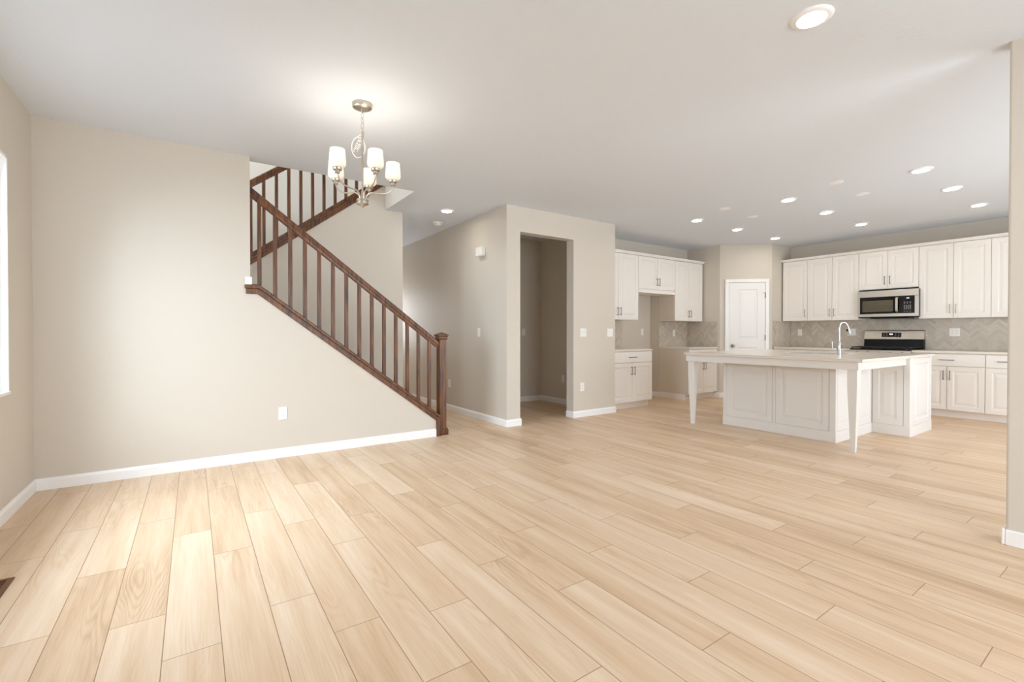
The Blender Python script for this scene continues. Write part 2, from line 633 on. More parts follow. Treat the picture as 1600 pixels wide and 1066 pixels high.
# ------------------------------------------------------------------ windows, glazed doors
def glazed(name, axis, pos, out, s0, s1, z0, z1, bars=1, fr=0.05, sill=True):
    """frame in a wall hole; out = sign of the outward direction along the axis."""
    a, b_ = pos + out * 0.03, pos + out * 0.11
    def bx(mb, p0, p1, q0, q1, a=a, b_=b_):
        if axis == 'x':
            mb.box(a, b_, p0, p1, q0, q1)
        else:
            mb.box(p0, p1, a, b_, q0, q1)
    mb = MB()
    bx(mb, s0, s0 + fr, z0, z1)
    bx(mb, s1 - fr, s1, z0, z1)
    bx(mb, s0 + fr, s1 - fr, z0, z0 + fr)
    bx(mb, s0 + fr, s1 - fr, z1 - fr, z1)
    for i in range(bars):
        c = s0 + (s1 - s0) * (i + 1) / (bars + 1)
        bx(mb, c - fr / 2, c + fr / 2, z0 + fr, z1 - fr)
    w = struct(mb.build(name, 'trim'))
    mb = MB()
    bx(mb, s0 + fr, s1 - fr, z0 + fr, z1 - fr, pos + out * 0.068, pos + out * 0.072)
    struct(mb.build('window_pane', 'glass', w))
    if sill:
        mb = MB()
        bx(mb, s0 - 0.0, s1 + 0.0, z0 - 0.012, z0 + 0.006, pos - out * 0.02, pos + out * 0.03)
        bx(mb, s0 - 0.0, s0 + 0.008, z0, z1, pos - out * 0.004, pos + out * 0.03)
        bx(mb, s1 - 0.008, s1 + 0.012, z0, z1 + 0.012, pos - out * 0.012, pos + out * 0.03)
        bx(mb, s0, s1, z1 - 0.008, z1 + 0.012, pos - out * 0.012, pos + out * 0.03)
        struct(mb.build('window_sill', 'trim', w))
    return w


glazed('window_1', 'x', XL, -1, 2.36, 4.188, 0.79, 2.255)
glazed('window_2', 'y', YREAR, -1, 0.8, 3.5, 0.6, 2.3)
glazed('added_upstairs_window', 'x', XL, -1, 5.35, 6.65, 3.5, 4.9)  # made-up window, out of view, letting the added upstairs light in
glazed('door_3', 'y', YNOOK, -1, 4.4, 7.4, 0.0, 2.12, bars=1, fr=0.07, sill=False)
# front door at the end of the hall
x0, x1 = XM + 0.03, XH - 0.03
mb = MB()
wall_with_hole(mb, 'y', YEND + 0.04, YEND + 0.085, x0, x1, 0.004, 2.046, [(2.5, 2.98, 0.95, 1.95)])
d2 = struct(mb.build('door_2', 'white_door'))
mb = MB()
mb.box(2.5, 2.98, YEND + 0.06, YEND + 0.066, 0.95, 1.95)
struct(mb.build('window_pane', 'glass', d2))
mb = MB()
mb.lathe([(0.02, 0), (0.026, -0.01), (0.012, -0.02), (0.012, -0.04), (0.028, -0.05), (0.028, -0.07), (0.01, -0.08)], (x0 + 0.08, YEND + 0.04, 0.95), 16, 'y')
struct(mb.build('door_knob', 'nickel', d2, smooth=True))

# ------------------------------------------------------------------ pantry door on the diagonal wall
NRM = Vector((dv_.y, -dv_.x))               # towards the kitchen
ang = math.atan2(dv_.y, dv_.x)


def raised_panel(mb, x0, x1, z0, z1, y0, th, panels, fr_depth=0.007, field=0.036):
    """slab whose front (local -y side, at y0) carries raised panels; panels: (px0,px1,pz0,pz1)."""
    yb = y0 + th
    mb.box(x0, x1, y0 + fr_depth, yb, z0, z1)
    # frame members around the panels (front y0)
    xs = sorted({x0, x1} | {q for p_ in panels for q in p_[:2]})
    zs = sorted({z0, z1} | {q for p_ in panels for q in p_[2:]})
    for i in range(len(xs) - 1):
        for k in range(len(zs) - 1):
            cx, cz = (xs[i] + xs[i + 1]) / 2, (zs[k] + zs[k + 1]) / 2
            if any(p_[0] < cx < p_[1] and p_[2] < cz < p_[3] for p_ in panels):
                continue
            mb.box(xs[i], xs[i + 1], y0, y0 + fr_depth, zs[k], zs[k + 1])
    for px0, px1, pz0, pz1 in panels:
        ch = 0.012                     # sticking bevel next to the frame
        def ring(i, y):
            return [(px0 + i, y, pz0 + i), (px1 - i, y, pz0 + i), (px1 - i, y, pz1 - i), (px0 + i, y, pz1 - i)]
        mb.loft([ring(0, y0), ring(ch, y0 + fr_depth - 0.0004)], cap=False)
        mb.loft([ring(ch + 0.002, y0 + fr_depth - 0.0002), ring(ch + field * 0.35, y0 + fr_depth - 0.0005),
                 ring(ch + field, y0 + 0.0012)], cap=False)
        i = ch + field
        bmv = [mb.bm.verts.new(c) for c in ring(i, y0 + 0.0012)]
        mb.bm.faces.new(bmv)
    return mb


d1 = bpy.data.objects.new('door_1', None)
COL.objects.link(d1)
d1.location = (XC, YD, 0)
d1.rotation_euler = (0, 0, ang)
struct(d1, 'white two-panel pantry door in the diagonal kitchen corner')
mb = MB()
raised_panel(mb, 0.153, 0.758, 0.008, 2.06, -0.022, 0.02, [(0.297, 0.634, 1.05, 1.94), (0.297, 0.634, 0.22, 0.90)], 0.008, 0.05)
struct(mb.build('door_slab', 'white_door', d1))
mb = MB()
for a, b_, c, d in ((0.081, 0.148, 0, 2.065), (0.763, 0.824, 0, 2.065), (0.081, 0.824, 2.065, 2.123)):
    mb.box(a, b_, -0.034, -0.001, c, d)
struct(mb.build('door_casing', 'trim', d1, bevel=0.006))
mb = MB()
mb.lathe([(0.033, -0.022), (0.033, -0.028), (0.013, -0.034), (0.012, -0.05), (0.027, -0.058), (0.03, -0.07), (0.024, -0.082), (0.006, -0.087)], (0.213, 0, 0.934), 24, 'y')
struct(mb.build('door_knob', 'nickel', d1, smooth=True))
for z in (1.83, 1.08, 0.25):
    mb = MB()
    mb.box(0.752, 0.768, -0.037, -0.022, z - 0.045, z + 0.045)
    mb.tube([(0.759, -0.038, z - 0.047), (0.759, -0.038, z + 0.047)], 0.006, 8)
    if z > 1.5:
        mb.tube([(0.759, -0.038, z + 0.047), (0.735, -0.05, z + 0.047), (0.71, -0.045, z + 0.047)], 0.004, 6)
    struct(mb.build('door_hinge', 'nickel', d1))

# ------------------------------------------------------------------ stairs
mb = MB()
rise, run = 0.187, 0.2467
xe = 2.262
for i in range(7):
    z1 = rise * (i + 1)
    x1_ = xe - run * i
    mb.box(0.535, x1_, YO + 0.002, YM - 0.002, z1 - rise if i else 0.0, z1 - 0.03)
    mb.box(0.535, x1_ + 0.022, YO + 0.002, YM - 0.002, z1 - 0.03, z1)
mb.box(XL, 0.535, YO + 0.002, YB, 1.3, 1.496)
for i in range(7):
    z1 = 1.496 + rise * (i + 1)
    x1_ = 0.44 + run * i
    mb.box(x1_, XM - 0.102, YM + 0.117, YB, z1 - rise if i else 1.35, z1)
struct(mb.build('stairs', 'carpet'))


def rail_profile(mb, x0, x1, z_of, yc, w, h, top_r=True):
    """sloped bar from x0 to x1, vertical height h, moulded top."""
    k = h / 0.089
    prof = [(-0.021, 0), (0.021, 0), (0.024, 0.03 * k), (w / 2, 0.04 * k), (w / 2, 0.075 * k), (w / 2 - 0.012, h), (-w / 2 + 0.012, h), (-w / 2, 0.075 * k), (-w / 2, 0.04 * k), (-0.024, 0.03 * k)]
    mb.loft([[(x_, yc + a, z_of(x_) + b2) for a, b2 in prof] for x_ in (x0, x1)])
    return mb


YR = 4.848
rb = lambda x_: 2.408 - 0.761 * (x_ - 0.428)         # underside of the lower handrail
st = lambda x_: zt(x_) + 0.037                        # top of the cap board
rail = thing('stair_railing', 'dark wooden railing of the lower stair flight ending in a newel post', 'railing', (2.346, YR, 0))
rail_profile(MB(), 0.431, 2.305, rb, YR, 0.058, 0.089).build('handrail', 'rail_wood', rail, bevel=0.003)
BW = 0.016
for i in range(14):
    x_ = 0.510 + i * 0.12965
    mb = MB()
    zb = st(max(x_, 0.50)) + 0.012
    mb.loft([[(x_ - BW, YR - BW, (zb if x_ < 0.52 else st(x_ - BW) + .012)), (x_ + BW, YR - BW, zb - (0 if x_ < .52 else BW * SL)), (x_ + BW, YR + BW, zb - (0 if x_ < .52 else BW * SL)), (x_ - BW, YR + BW, (zb if x_ < 0.52 else st(x_ - BW) + .012))],
             [(x_ - BW, YR - BW, rb(x_ - BW)), (x_ + BW, YR - BW, rb(x_ + BW)), (x_ + BW, YR + BW, rb(x_ + BW)), (x_ - BW, YR + BW, rb(x_ - BW))]])
    mb.build('baluster', 'rail_wood', rail)


def sloped_board(mb, xs, zf, y0, y1, dz0, dz1):
    """board following zf at the given x stations; one box section per station."""
    mb.loft([[(x_, y0, zf(x_) + dz0), (x_, y1, zf(x_) + dz0), (x_, y1, zf(x_) + dz1), (x_, y0, zf(x_) + dz1)] for x_ in xs])
    return mb


ztc = lambda x_: zt(max(x_, 0.50))
mb = MB()
sloped_board(mb, (0.385, 0.50, 2.303), ztc, YS - 0.026, YO + 0.022, 0.002, 0.037)
mb.build('cap_board', 'rail_wood', rail, bevel=0.006)
mb = MB()
sloped_board(mb, (0.445, 0.505, 2.303), ztc, YR - 0.03, YR + 0.03, 0.037, 0.049)
mb.build('shoe_rail', 'rail_wood', rail, bevel=0.003)
mb = MB()
sloped_board(mb, (0.395, 0.487, 2.262), lambda x_: zt(max(x_ + (0.013 if x_ > .42 else 0), 0.50)), YS - 0.018, YS - 0.0005, -0.045, 0.002)
mb.build('skirt_moulding', 'rail_wood', rail, bevel=0.004)
mb = MB()
mb.prism([(2.251, 0.0), (2.303, 0.0), (2.303, zt(2.303)), (2.251, zt(2.251))], 'y', YS - 0.02, YS - 0.0005)
mb.prism([(2.2875, 0.0), (2.303, 0.0), (2.303, zt(2.303)), (2.2875, zt(2.2875))], 'y', YS - 0.0005, YO)
mb.build('end_board', 'rail_wood', rail, bevel=0.002)
nx = 2.347
mb = MB()
mb.box(nx - 0.043, nx + 0.043, YR - 0.043, YR + 0.043, 0.0, 1.10)
newel = mb.build('newel_post', 'rail_wood', rail, bevel=0.004)


def sq(c, r_, z):
    return [(c[0] - r_, c[1] - r_, z), (c[0] + r_, c[1] - r_, z), (c[0] + r_, c[1] + r_, z), (c[0] - r_, c[1] + r_, z)]


mb = MB()
c = (nx, YR)
mb.loft([sq(c, 0.048, 1.083), sq(c, 0.053, 1.10), sq(c, 0.053, 1.118), sq(c, 0.064, 1.128), sq(c, 0.064, 1.14), sq(c, 0.05, 1.148), sq(c, 0.006, 1.168)])
mb.build('newel_cap', 'rail_wood', newel)
mb = MB()
mb.loft([sq(c, 0.057, 0.0), sq(c, 0.06, 0.02), sq(c, 0.06, 0.055), sq(c, 0.046, 0.085), sq(c, 0.044, 0.092)])
mb.build('newel_base', 'rail_wood', newel)

# upper flight railing
Y2 = YM + 0.05
rail2 = thing('stair_railing', 'dark wooden railing of the upper stair flight, cut off by the ceiling', 'railing', (0.43, Y2, 1.5))
r2 = lambda x_: 2.757 + SL * (x_ - 0.515)
s2 = lambda x_: zm(x_)
rail_profile(MB(), 0.37, 2.17, r2, Y2, 0.06, 0.089).build('handrail', 'rail_wood', rail2, bevel=0.003)
mb = MB()
sloped_board(mb, (0.37, 2.17), s2, YM - 0.014, YM + 0.13, 0.002, 0.034)
mb.build('cap_board', 'rail_wood', rail2, bevel=0.005)
mb = MB()
sloped_board(mb, (0.37, 2.17), s2, YM - 0.014, YM - 0.0005, -0.045, 0.002)
sloped_board(mb, (0.37, 2.17), s2, Y2 - 0.03, Y2 + 0.03, 0.034, 0.086)
mb.build('skirt_moulding', 'rail_wood', rail2, bevel=0.003)
for i in range(13):
    x_ = 0.540 + i * 0.1292
    if x_ > 2.15:
        break
    mb = MB()
    mb.loft([[(x_ - BW, Y2 - BW, s2(x_ - BW) + 0.086), (x_ + BW, Y2 - BW, s2(x_ + BW) + 0.086), (x_ + BW, Y2 + BW, s2(x_ + BW) + 0.086), (x_ - BW, Y2 + BW, s2(x_ - BW) + 0.086)],
             [(x_ - BW, Y2 - BW, r2(x_ - BW)), (x_ + BW, Y2 - BW, r2(x_ + BW)), (x_ + BW, Y2 + BW, r2(x_ + BW)), (x_ - BW, Y2 + BW, r2(x_ - BW))]])
    mb.build('baluster', 'rail_wood', rail2)
mb = MB()
mb.box(0.285, 0.37, Y2 - 0.043, Y2 + 0.043, 1.497, 2.85)
mb.build('newel_post', 'rail_wood', rail2, bevel=0.004)

# ------------------------------------------------------------------ chandelier
CX, CY = 0.976, 3.253
ch = thing('chandelier', 'five-light satin nickel chandelier with frosted glass shades hanging from the ceiling', 'chandelier', (CX, CY, H))
MB().lathe([(0.02, -0.034), (0.055, -0.031), (0.064, -0.026), (0.067, -0.015), (0.067, 0.0)], (CX, CY, H), 36).build('canopy', 'chandelier_nickel', ch, smooth=True)


def link_pts(c, w, l, ang_, tilt=0):
    pts = []
    for k in range(14):
        a = 2 * PI * k / 14
        x_ = w * math.cos(a)
        z_ = l * math.sin(a)
        pts.append((c[0] + x_ * math.cos(ang_) + z_ * math.sin(tilt) * math.cos(ang_), c[1] + x_ * math.sin(ang_) + z_ * math.sin(tilt) * math.sin(ang_), c[2] + z_ * math.cos(tilt)))
    return pts


mb = MB()
z = H - 0.045
i = 0
while z > 2.565:
    mb.tube(link_pts((CX, CY, z), 0.0095, 0.021, R(35 + 90 * (i % 2))), 0.0022, 6, close=True)
    z -= 0.034
    i += 1
mb.build('chain', 'chandelier_nickel', ch, smooth=True)
# spare chain and wire left hanging in a loop beside the stem
rd = Vector((math.cos(R(-34)), math.sin(R(-34)), 0))
mb = MB()
pts = []
for k in range(15):
    s = k / 14
    off = -0.078 * math.sin(PI * s) + 0.012 * s
    zz = 2.545 - 0.17 * math.sin(PI * s) ** 0.8 * (0.5 + 0.5 * s)
    pts.append(Vector((CX, CY, zz)) + rd * off * 0.75)
for k in range(14):
    q = (pts[k] + pts[k + 1]) / 2
    d = pts[k + 1] - pts[k]
    tl = math.atan2(d.dot(rd), d.z)
    mb.tube(link_pts(q, 0.008, d.length * 0.62, R(-34), tl), 0.0019, 6, close=True)
mb.build('spare_chain', 'chandelier_nickel', ch, smooth=True)
mb = MB()
loop = []
for k in range(22):
    a = R(100 - 400 * k / 21)
    loop.append(Vector((CX, CY, 2.445)) + rd * (-0.028 + 0.046 * math.cos(a)) + Vector((0, 0, 0.072 * math.sin(a))))
loop = [Vector((CX, CY, 2.56)), Vector((CX, CY, 2.54)) - rd * .004] + loop
mb.tube(loop, 0.0036, 7)
mb.build('spare_wire', 'wire', ch, smooth=True)
mb = MB()
mb.lathe([(0.0045, 0.515), (0.0065, 0.505), (0.0065, 0.10), (0.011, 0.095), (0.011, 0.04)], (CX, CY, 2.045), 16)
mb.tube(link_pts((CX, CY, 2.568), 0.009, 0.012, R(35)), 0.002, 6, close=True)
mb.build('stem', 'chandelier_nickel', ch, smooth=True)
MB().lathe([(0.002, -0.03), (0.007, -0.024), (0.012, -0.014), (0.03, -0.008), (0.041, -0.002), (0.041, 0.006), (0.036, 0.008), (0.036, 0.018), (0.041, 0.02), (0.041, 0.028), (0.034, 0.034), (0.012, 0.04)], (CX, CY, 2.055), 32).build('hub', 'chandelier_nickel', ch, smooth=True)
away = Vector((math.sin(R(34.46)), math.cos(R(34.46)), 0))
side = Vector((math.cos(R(34.46)), -math.sin(R(34.46)), 0))
for k in range(5):
    a = R(-5 + 72 * k)
    dr = away * math.cos(a) + side * math.sin(a)
    P0 = Vector((CX, CY, 0))
    prof = [(0.018, 2.085), (0.024, 2.108), (0.038, 2.128), (0.062, 2.138), (0.098, 2.139), (0.135, 2.141), (0.168, 2.151), (0.192, 2.170), (0.205, 2.196), (0.207, 2.215)]
    # smooth the arm curve
    fine = []
    for i in range(len(prof) - 1):
        p0 = prof[max(i - 1, 0)]; p1 = prof[i]; p2 = prof[i + 1]; p3 = prof[min(i + 2, len(prof) - 1)]
        for s in (0, 0.25, 0.5, 0.75):
            fine.append(tuple(0.5 * (2 * p1[j] + (p2[j] - p0[j]) * s + (2 * p0[j] - 5 * p1[j] + 4 * p2[j] - p3[j]) * s * s + (3 * p1[j] - p0[j] - 3 * p2[j] + p3[j]) * s ** 3) for j in (0, 1)))
    fine.append(prof[-1])
    arm = MB().tube([P0 + dr * r_ + Vector((0, 0, z_)) for r_, z_ in fine], 0.0055, 9).build('arm', 'chandelier_nickel', ch, smooth=True)
    tip = P0 + dr * 0.207
    MB().lathe([(0.007, 2.205), (0.016, 2.207), (0.016, 2.219), (0.013, 2.221), (0.013, 2.225), (0.026, 2.227), (0.029, 2.231), (0.029, 2.243), (0.01, 2.2445)], (tip.x, tip.y, 0), 24).build('lamp_cup', 'chandelier_nickel', arm, smooth=True)
    mb = MB()
    out_ = [(0.022, 0.0), (0.040, 0.005), (0.050, 0.013), (0.0535, 0.024), (0.0525, 0.055), (0.0495, 0.09), (0.0475, 0.118)]
    inn = [(r_ - 0.003, h_ + (0.003 if j < 2 else 0)) for j, (r_, h_) in enumerate(out_)]
    mb.lathe(out_ + list(reversed(inn)), (tip.x, tip.y, 2.245), 30, cap=False)
    sh = mb.build('lamp_shade', 'shade', arm, smooth=True)
    L = bpy.data.lights.new('chandelier_bulb', 'POINT')
    L.energy = 0.9
    L.color = (1.0, 0.95, 0.87)
    L.shadow_soft_size = 0.02
    lo = bpy.data.objects.new('chandelier_bulb', L)
    COL.objects.link(lo)
    lo.parent = ch
    lo.location = Vector((tip.x, tip.y, 2.355)) - Vector((CX, CY, H))


# ------------------------------------------------------------------ ceiling fittings
def dup(root, loc, label=None, group=None, rz=None):
    r = root.copy()
    COL.objects.link(r)
    r.location = loc
    if rz is not None:
        r.rotation_euler = (0, 0, rz)
    if label:
        r['label'] = label
    if group:
        r['group'] = group
    for c_ in root.children:
        k_ = c_.copy()
        COL.objects.link(k_)
        k_.parent = r
        for g_ in c_.children:
            h_ = g_.copy()
            COL.objects.link(h_)
            h_.parent = k_
    return r


GL = 'recessed ceiling lights over the kitchen'
xs_ = [(5.835, 'row farthest from the range'), (6.855, 'middle row over the island'), (8.01, 'row along the range wall')]
ys_ = [(3.922, 'at the fridge alcove end'), (2.712, 'middle one of three'), (1.49, 'at the pillar end')]
dl = thing('recessed_light', 'x', 'ceiling light', (5.835, 3.922, H), group=GL, local=True)
MB().lathe([(0.062, -0.004), (0.066, -0.012), (0.085, -0.010), (0.094, -0.003), (0.095, 0.0)], (0, 0, 0), 36, cap=False).build('trim_ring', 'trim', dl, smooth=True)
MB().lathe([(0.0005, -0.008), (0.04, -0.008), (0.064, -0.006), (0.064, -0.002), (0.0005, -0.002)], (0, 0, 0), 32, cap=False).build('lens', 'lens', dl, smooth=True)
first = True
for X_, tx in xs_:
    for Y_, ty in ys_:
        lab = 'lit recessed light in the %s, %s' % (tx, ty)
        if first:
            dl['label'] = lab
            first = False
        else:
            dup(dl, (X_, Y_, H), lab)
o = dup(dl, (2.57, 1.086, H), 'lit recessed light alone on the living room ceiling')
del o['group']
o = dup(dl, (2.722, 5.459, H), 'lit recessed ceiling light above the hall beside the stairs')
del o['group']

cv = tag(MB().lathe([(0.0005, -0.007), (0.05, -0.0065), (0.064, -0.003), (0.066, 0.0)], (0, 0, 0), 32, cap=False).build('ceiling_cover', 'trim', smooth=True),
         'unlit round ceiling cover above the island overhang, at the pillar end', 'cover plate', 'round cover plates over the island')
cv.location = (5.59, 2.118, H)
for (X_, Y_), lab in (((6.297, 2.124), 'unlit round ceiling cover above the faucet'),
                      ((5.597, 3.366), 'unlit round ceiling cover above the island overhang, at the fridge alcove end'),
                      ((6.295, 3.381), 'unlit round ceiling cover over the island body, at the fridge alcove end')):
    k_ = cv.copy()
    COL.objects.link(k_)
    k_.location = (X_, Y_, H)
    k_['label'] = lab
sm = thing('smoke_detector', 'white round smoke detector on the hall ceiling beyond its recessed light', 'smoke detector', (2.907, 6.115, H), local=True)
MB().lathe([(0.0005, -0.045), (0.045, -0.044), (0.052, -0.036), (0.054, -0.022)], (0, 0, 0), 28, cap=False).build('sensor_head', 'plastic', sm, smooth=True)
MB().lathe([(0.056, -0.022), (0.068, -0.018), (0.072, -0.004), (0.072, 0.0)], (0, 0, 0), 28, cap=False).build('base_ring', 'plastic', sm, smooth=True)


# ------------------------------------------------------------------ outlets, switches (local frame: front towards -y)
def plate(kind, loc, rz, label, gangs=1, horiz=False):
    nm = {'outlet': 'wall_outlet', 'switch': 'light_switch'}[kind]
    cat = {'outlet': 'outlet', 'switch': 'light switch'}[kind]
    e_ = thing(nm, label, cat, loc, rz, local=True)
    w = 0.036 + 0.023 * (gangs - 1)
    mb = MB()
    mb.box(-w, w, -0.006, -0.0003, -0.058, 0.058)
    mb.build('cover_plate', 'plastic', e_, bevel=0.003)
    for g_ in range(gangs):
        cx = (g_ - (gangs - 1) / 2) * 0.046
        if kind == 'switch':
            mb = MB()
            mb.prism([(-0.0065, -0.033), (-0.0115, 0.033), (-0.006, 0.033), (-0.006, -0.033)], 'x', cx - 0.0165, cx + 0.0165)
            mb.build('rocker', 'plastic', e_, bevel=0.001)
        else:
            for zc in (-0.0195, 0.0195):
                mb = MB()
                mb.prism([(cx + 0.0165 * math.cos(a) * (1 if abs(math.cos(a)) < .87 else .94), zc + 0.0145 * math.sin(a)) for a in [2 * PI * k / 18 for k in range(18)]], 'y', -0.008, -0.006)
                f_ = mb.build('socket', 'plastic', e_)
                mb = MB()
                mb.box(cx - 0.0075, cx - 0.0052, -0.0083, -0.0079, zc - 0.003, zc + 0.006)
                mb.box(cx + 0.0052, cx + 0.0075, -0.0083, -0.0079, zc - 0.002, zc + 0.005)
                mb.lathe([(0.0026, -0.0083), (0.0026, -0.0079)], (cx, 0, zc - 0.008), 10, 'y')
                mb.build('slots', 'slot', f_)
    return e_


FY, FXm = 0.0, R(-90)      # facing -Y, facing -X
plate('outlet', (0.691, YS, 0.411), FY, 'white outlet low on the stair wall above its baseboard')
plate('outlet', (4.445, YF, 0.413), FY, 'white outlet low on the wall beside the closet opening')
plate('switch', (4.463, YF, 1.166), FY, 'white double light switch just beside the closet opening', 2)
plate('switch', (4.991, YF, 1.166), FY, 'white double light switch at the wall edge next to the tall white cabinet', 2)
plate('switch', (XH, 5.434, 1.168), FXm, 'white single light switch on the hall wall below the door chime')
plate('outlet', (XH, 6.31, 0.404), FXm, 'white outlet low on the hall wall just past the newel post')
plate('switch', (4.617, 6.383, 1.177), FY, 'white light switch on the back wall inside the closet')
plate('outlet', (4.98, 5.782, 0.414), FXm, 'white outlet low on the side wall inside the closet')
plate('outlet', (6.76, NY, 1.18), FY, 'white outlet on the bare wall of the fridge alcove')
plate('outlet', (7.417, YK - 0.0105, 1.16), FY, 'white outlet on the tile backsplash between fridge alcove and kitchen corner')
plate('outlet', (XR - 0.0105, 4.037, 1.172), FXm, 'white outlet on the range wall tile nearest the pantry door')
plate('outlet', (XR - 0.0105, 3.228, 1.177), FXm, 'wide white outlet on the tile between faucet and range', 2)
plate('outlet', (XR - 0.0105, 1.942, 1.173), FXm, 'white double outlet on the tile under the tall cabinets beside the microwave', 2)

chm = thing('door_chime', 'small white door chime box high on the hall wall above the light switch', 'door chime', (XH, 5.347, 2.24), FXm, local=True)
mb = MB()
mb.box(-0.085, 0.085, -0.055, -0.0003, -0.052, 0.06)
mb.build('chime_cover', 'plastic', chm, bevel=0.006)
mb = MB()
mb.box(-0.06, 0.07, -0.045, -0.002, -0.06, -0.052)
mb.build('chime_base', 'plastic', chm)

# floor register
fv = thing('floor_register', 'brown wooden floor register set in the planks below the window', 'floor vent', (-0.80, 3.03, 0))
mb = MB()
vx0, vx1, vy0, vy1 = -0.86, -0.699, 2.80, 3.14
for a in ((vx0, vx1, vy0, vy0 + 0.022), (vx0, vx1, vy1 - 0.022, vy1), (vx0, vx0 + 0.022, vy0 + 0.022, vy1 - 0.022), (vx1 - 0.022, vx1, vy0 + 0.022, vy1 - 0.022)):
    mb.box(*a, 0.0004, 0.006)
mb.build('register_frame', 'vent_wood', fv)
mb = MB()
n_ = 16
for i in range(n_):
    y_ = vy0 + 0.022 + (vy1 - vy0 - 0.044) * (i + 0.5) / n_
    mb.box(vx0 + 0.022, vx1 - 0.022, y_ - 0.004, y_ + 0.004, 0.0006, 0.004)
mb.build('register_slats', 'vent_wood', fv)
mb = MB()
mb.box(vx0 + 0.022, vx1 - 0.022, vy0 + 0.022, vy1 - 0.022, 0.0003, 0.0006)
mb.build('register_duct', 'slot', fv)


# ------------------------------------------------------------------ cabinets (local frame: x along the wall, front at y=0 towards -y)
def pull(parent, cx, cz, y, vertical=True, L_=0.13, mat='dark_pull', name='handle'):
    mb = MB()
    h_ = L_ / 2
    r_ = 0.0048
    yo = y - 0.03
    if vertical:
        mb.tube([(cx, yo, cz - h_), (cx, yo, cz + h_)], r_, 8)
        for s in (-1, 1):
            mb.tube([(cx, yo, cz + s * (h_ - 0.012)), (cx, y, cz + s * (h_ - 0.012))], r_ * 0.9, 8)
    else:
        mb.tube([(cx - h_, yo, cz), (cx + h_, yo, cz)], r_, 8)
        for s in (-1, 1):
            mb.tube([(cx + s * (h_ - 0.012), yo, cz), (cx + s * (h_ - 0.012), y, cz)], r_ * 0.9, 8)
    return mb.build(name, mat, parent, smooth=True)


DT = 0.02


def cab_door(parent, x0, x1, z0, z1, hside=None, hz=None, mat='cabinet', pmat='dark_pull', frame=0.058):
    mb = MB()
    raised_panel(mb, x0, x1, z0, z1, -DT, DT - 0.0005, [(x0 + frame, x1 - frame, z0 + frame, z1 - frame)], 0.006, 0.034)
    d = mb.build('door', mat, parent)
    if hside:
        cx = x0 + 0.03 if hside < 0 else x1 - 0.03
        pull(d, cx, hz, -DT, mat=pmat)
    return d


def base_cabinet(loc, rz, w, label, group, drawers=1, doors=2, h=0.88, depth=0.6, front=True, side=None, pmat='dark_pull'):
    e_ = thing('base_cabinet', label, 'cabinet', loc, rz, group, local=True)
    mb = MB()
    mb.box(0, w, 0.0, depth, 0.1, h)
    mb.build('cabinet_box', side or 'cabinet', e_)
    mb = MB()
    mb.box(0, w, 0.058, depth, 0.0, 0.0995)
    mb.build('toe_kick', 'cabinet', e_)
    g_ = 0.003
    zt_ = h - 0.008
    zd = zt_ - 0.165
    if drawers:
        mb = MB()
        wd = w / drawers
        for i in range(drawers):
            mb = MB()
            mb.box(i * wd + g_, (i + 1) * wd - g_, -DT, -0.0005, zd, zt_)
            dr_ = mb.build('drawer', 'cabinet', e_, bevel=0.005)
            pull(dr_, (i + 0.5) * wd, (zd + zt_) / 2, -DT, False, 0.16, pmat)
        ztop = zd - 0.006
    else:
        ztop = zt_
    wd = w / doors
    for i in range(doors):
        hs = (1 if i % 2 == 0 else -1) if doors > 1 else 1
        cab_door(e_, i * wd + g_, (i + 1) * wd - g_, 0.108, ztop, hs, ztop - 0.12, pmat=pmat)
    return e_


def wall_cabinet(loc, rz, w, z0, z1, label, group, doors=2, depth=0.31, rail=0.0, side=None, pmat='dark_pull', single_side=1):
    e_ = thing('wall_cabinet', label, 'cabinet', loc, rz, group, local=True)
    mb = MB()
    mb.box(0, w, 0.0, depth, z0, z1)
    mb.build('cabinet_box', side or 'cabinet', e_)
    if rail:
        mb = MB()
        mb.box(0.001, w - 0.001, -DT, -0.0005, z0, z0 + rail - 0.004)
        mb.build('valance_rail', 'cabinet', e_, bevel=0.002)
    g_ = 0.0025
    wd = w / doors
    for i in range(doors):
        hs = (1 if i % 2 == 0 else -1) if doors > 1 else single_side
        zb = z0 + rail + 0.006
        cab_door(e_, i * wd + g_, (i + 1) * wd - g_, zb, z1 - 0.006, hs, zb + 0.125, pmat=pmat)
    return e_


ZB, ZT = 1.373, 2.435
GF = 'cabinets on the fridge wall'
GR = 'cabinets on the range wall'
YFB, YFU = 4.862, 5.143
x0f = XE + 0.003
base_cabinet((x0f, YFB, 0), 0, NX0 - x0f - 0.001, 'white base cabinet with drawer and two doors beside the wall with the light switches', GF, depth=YK - YFB - 0.003)
base_cabinet((NX1 + 0.001, YFB, 0), 0, XC - NX1 - 0.006, 'white base cabinet with a side panel tinted for shade between fridge alcove and pantry corner', GF, depth=YK - YFB - 0.003, side='cabinet_side_shade')
wall_cabinet((x0f, YFU, 0), 0, NX0 - x0f - 0.001, ZB, ZT, 'tall white wall cabinet beside the wall edge with the light switches', GF, depth=YK - YFU - 0.003)
wall_cabinet((NX0 + 0.001, YFU, 0), 0, NX1 - NX0 - 0.002, 1.83, ZT, 'short white wall cabinet bridging over the empty fridge alcove', GF, rail=0.06, depth=YK - YFU - 0.003)
wall_cabinet((NX1 + 0.001, YFU, 0), 0, 7.80 - NX1 - 0.001, ZB, ZT, 'tall white wall cabinet between the fridge alcove and the pantry corner', GF, depth=YK - YFU - 0.003, side='cabinet_side_shade')

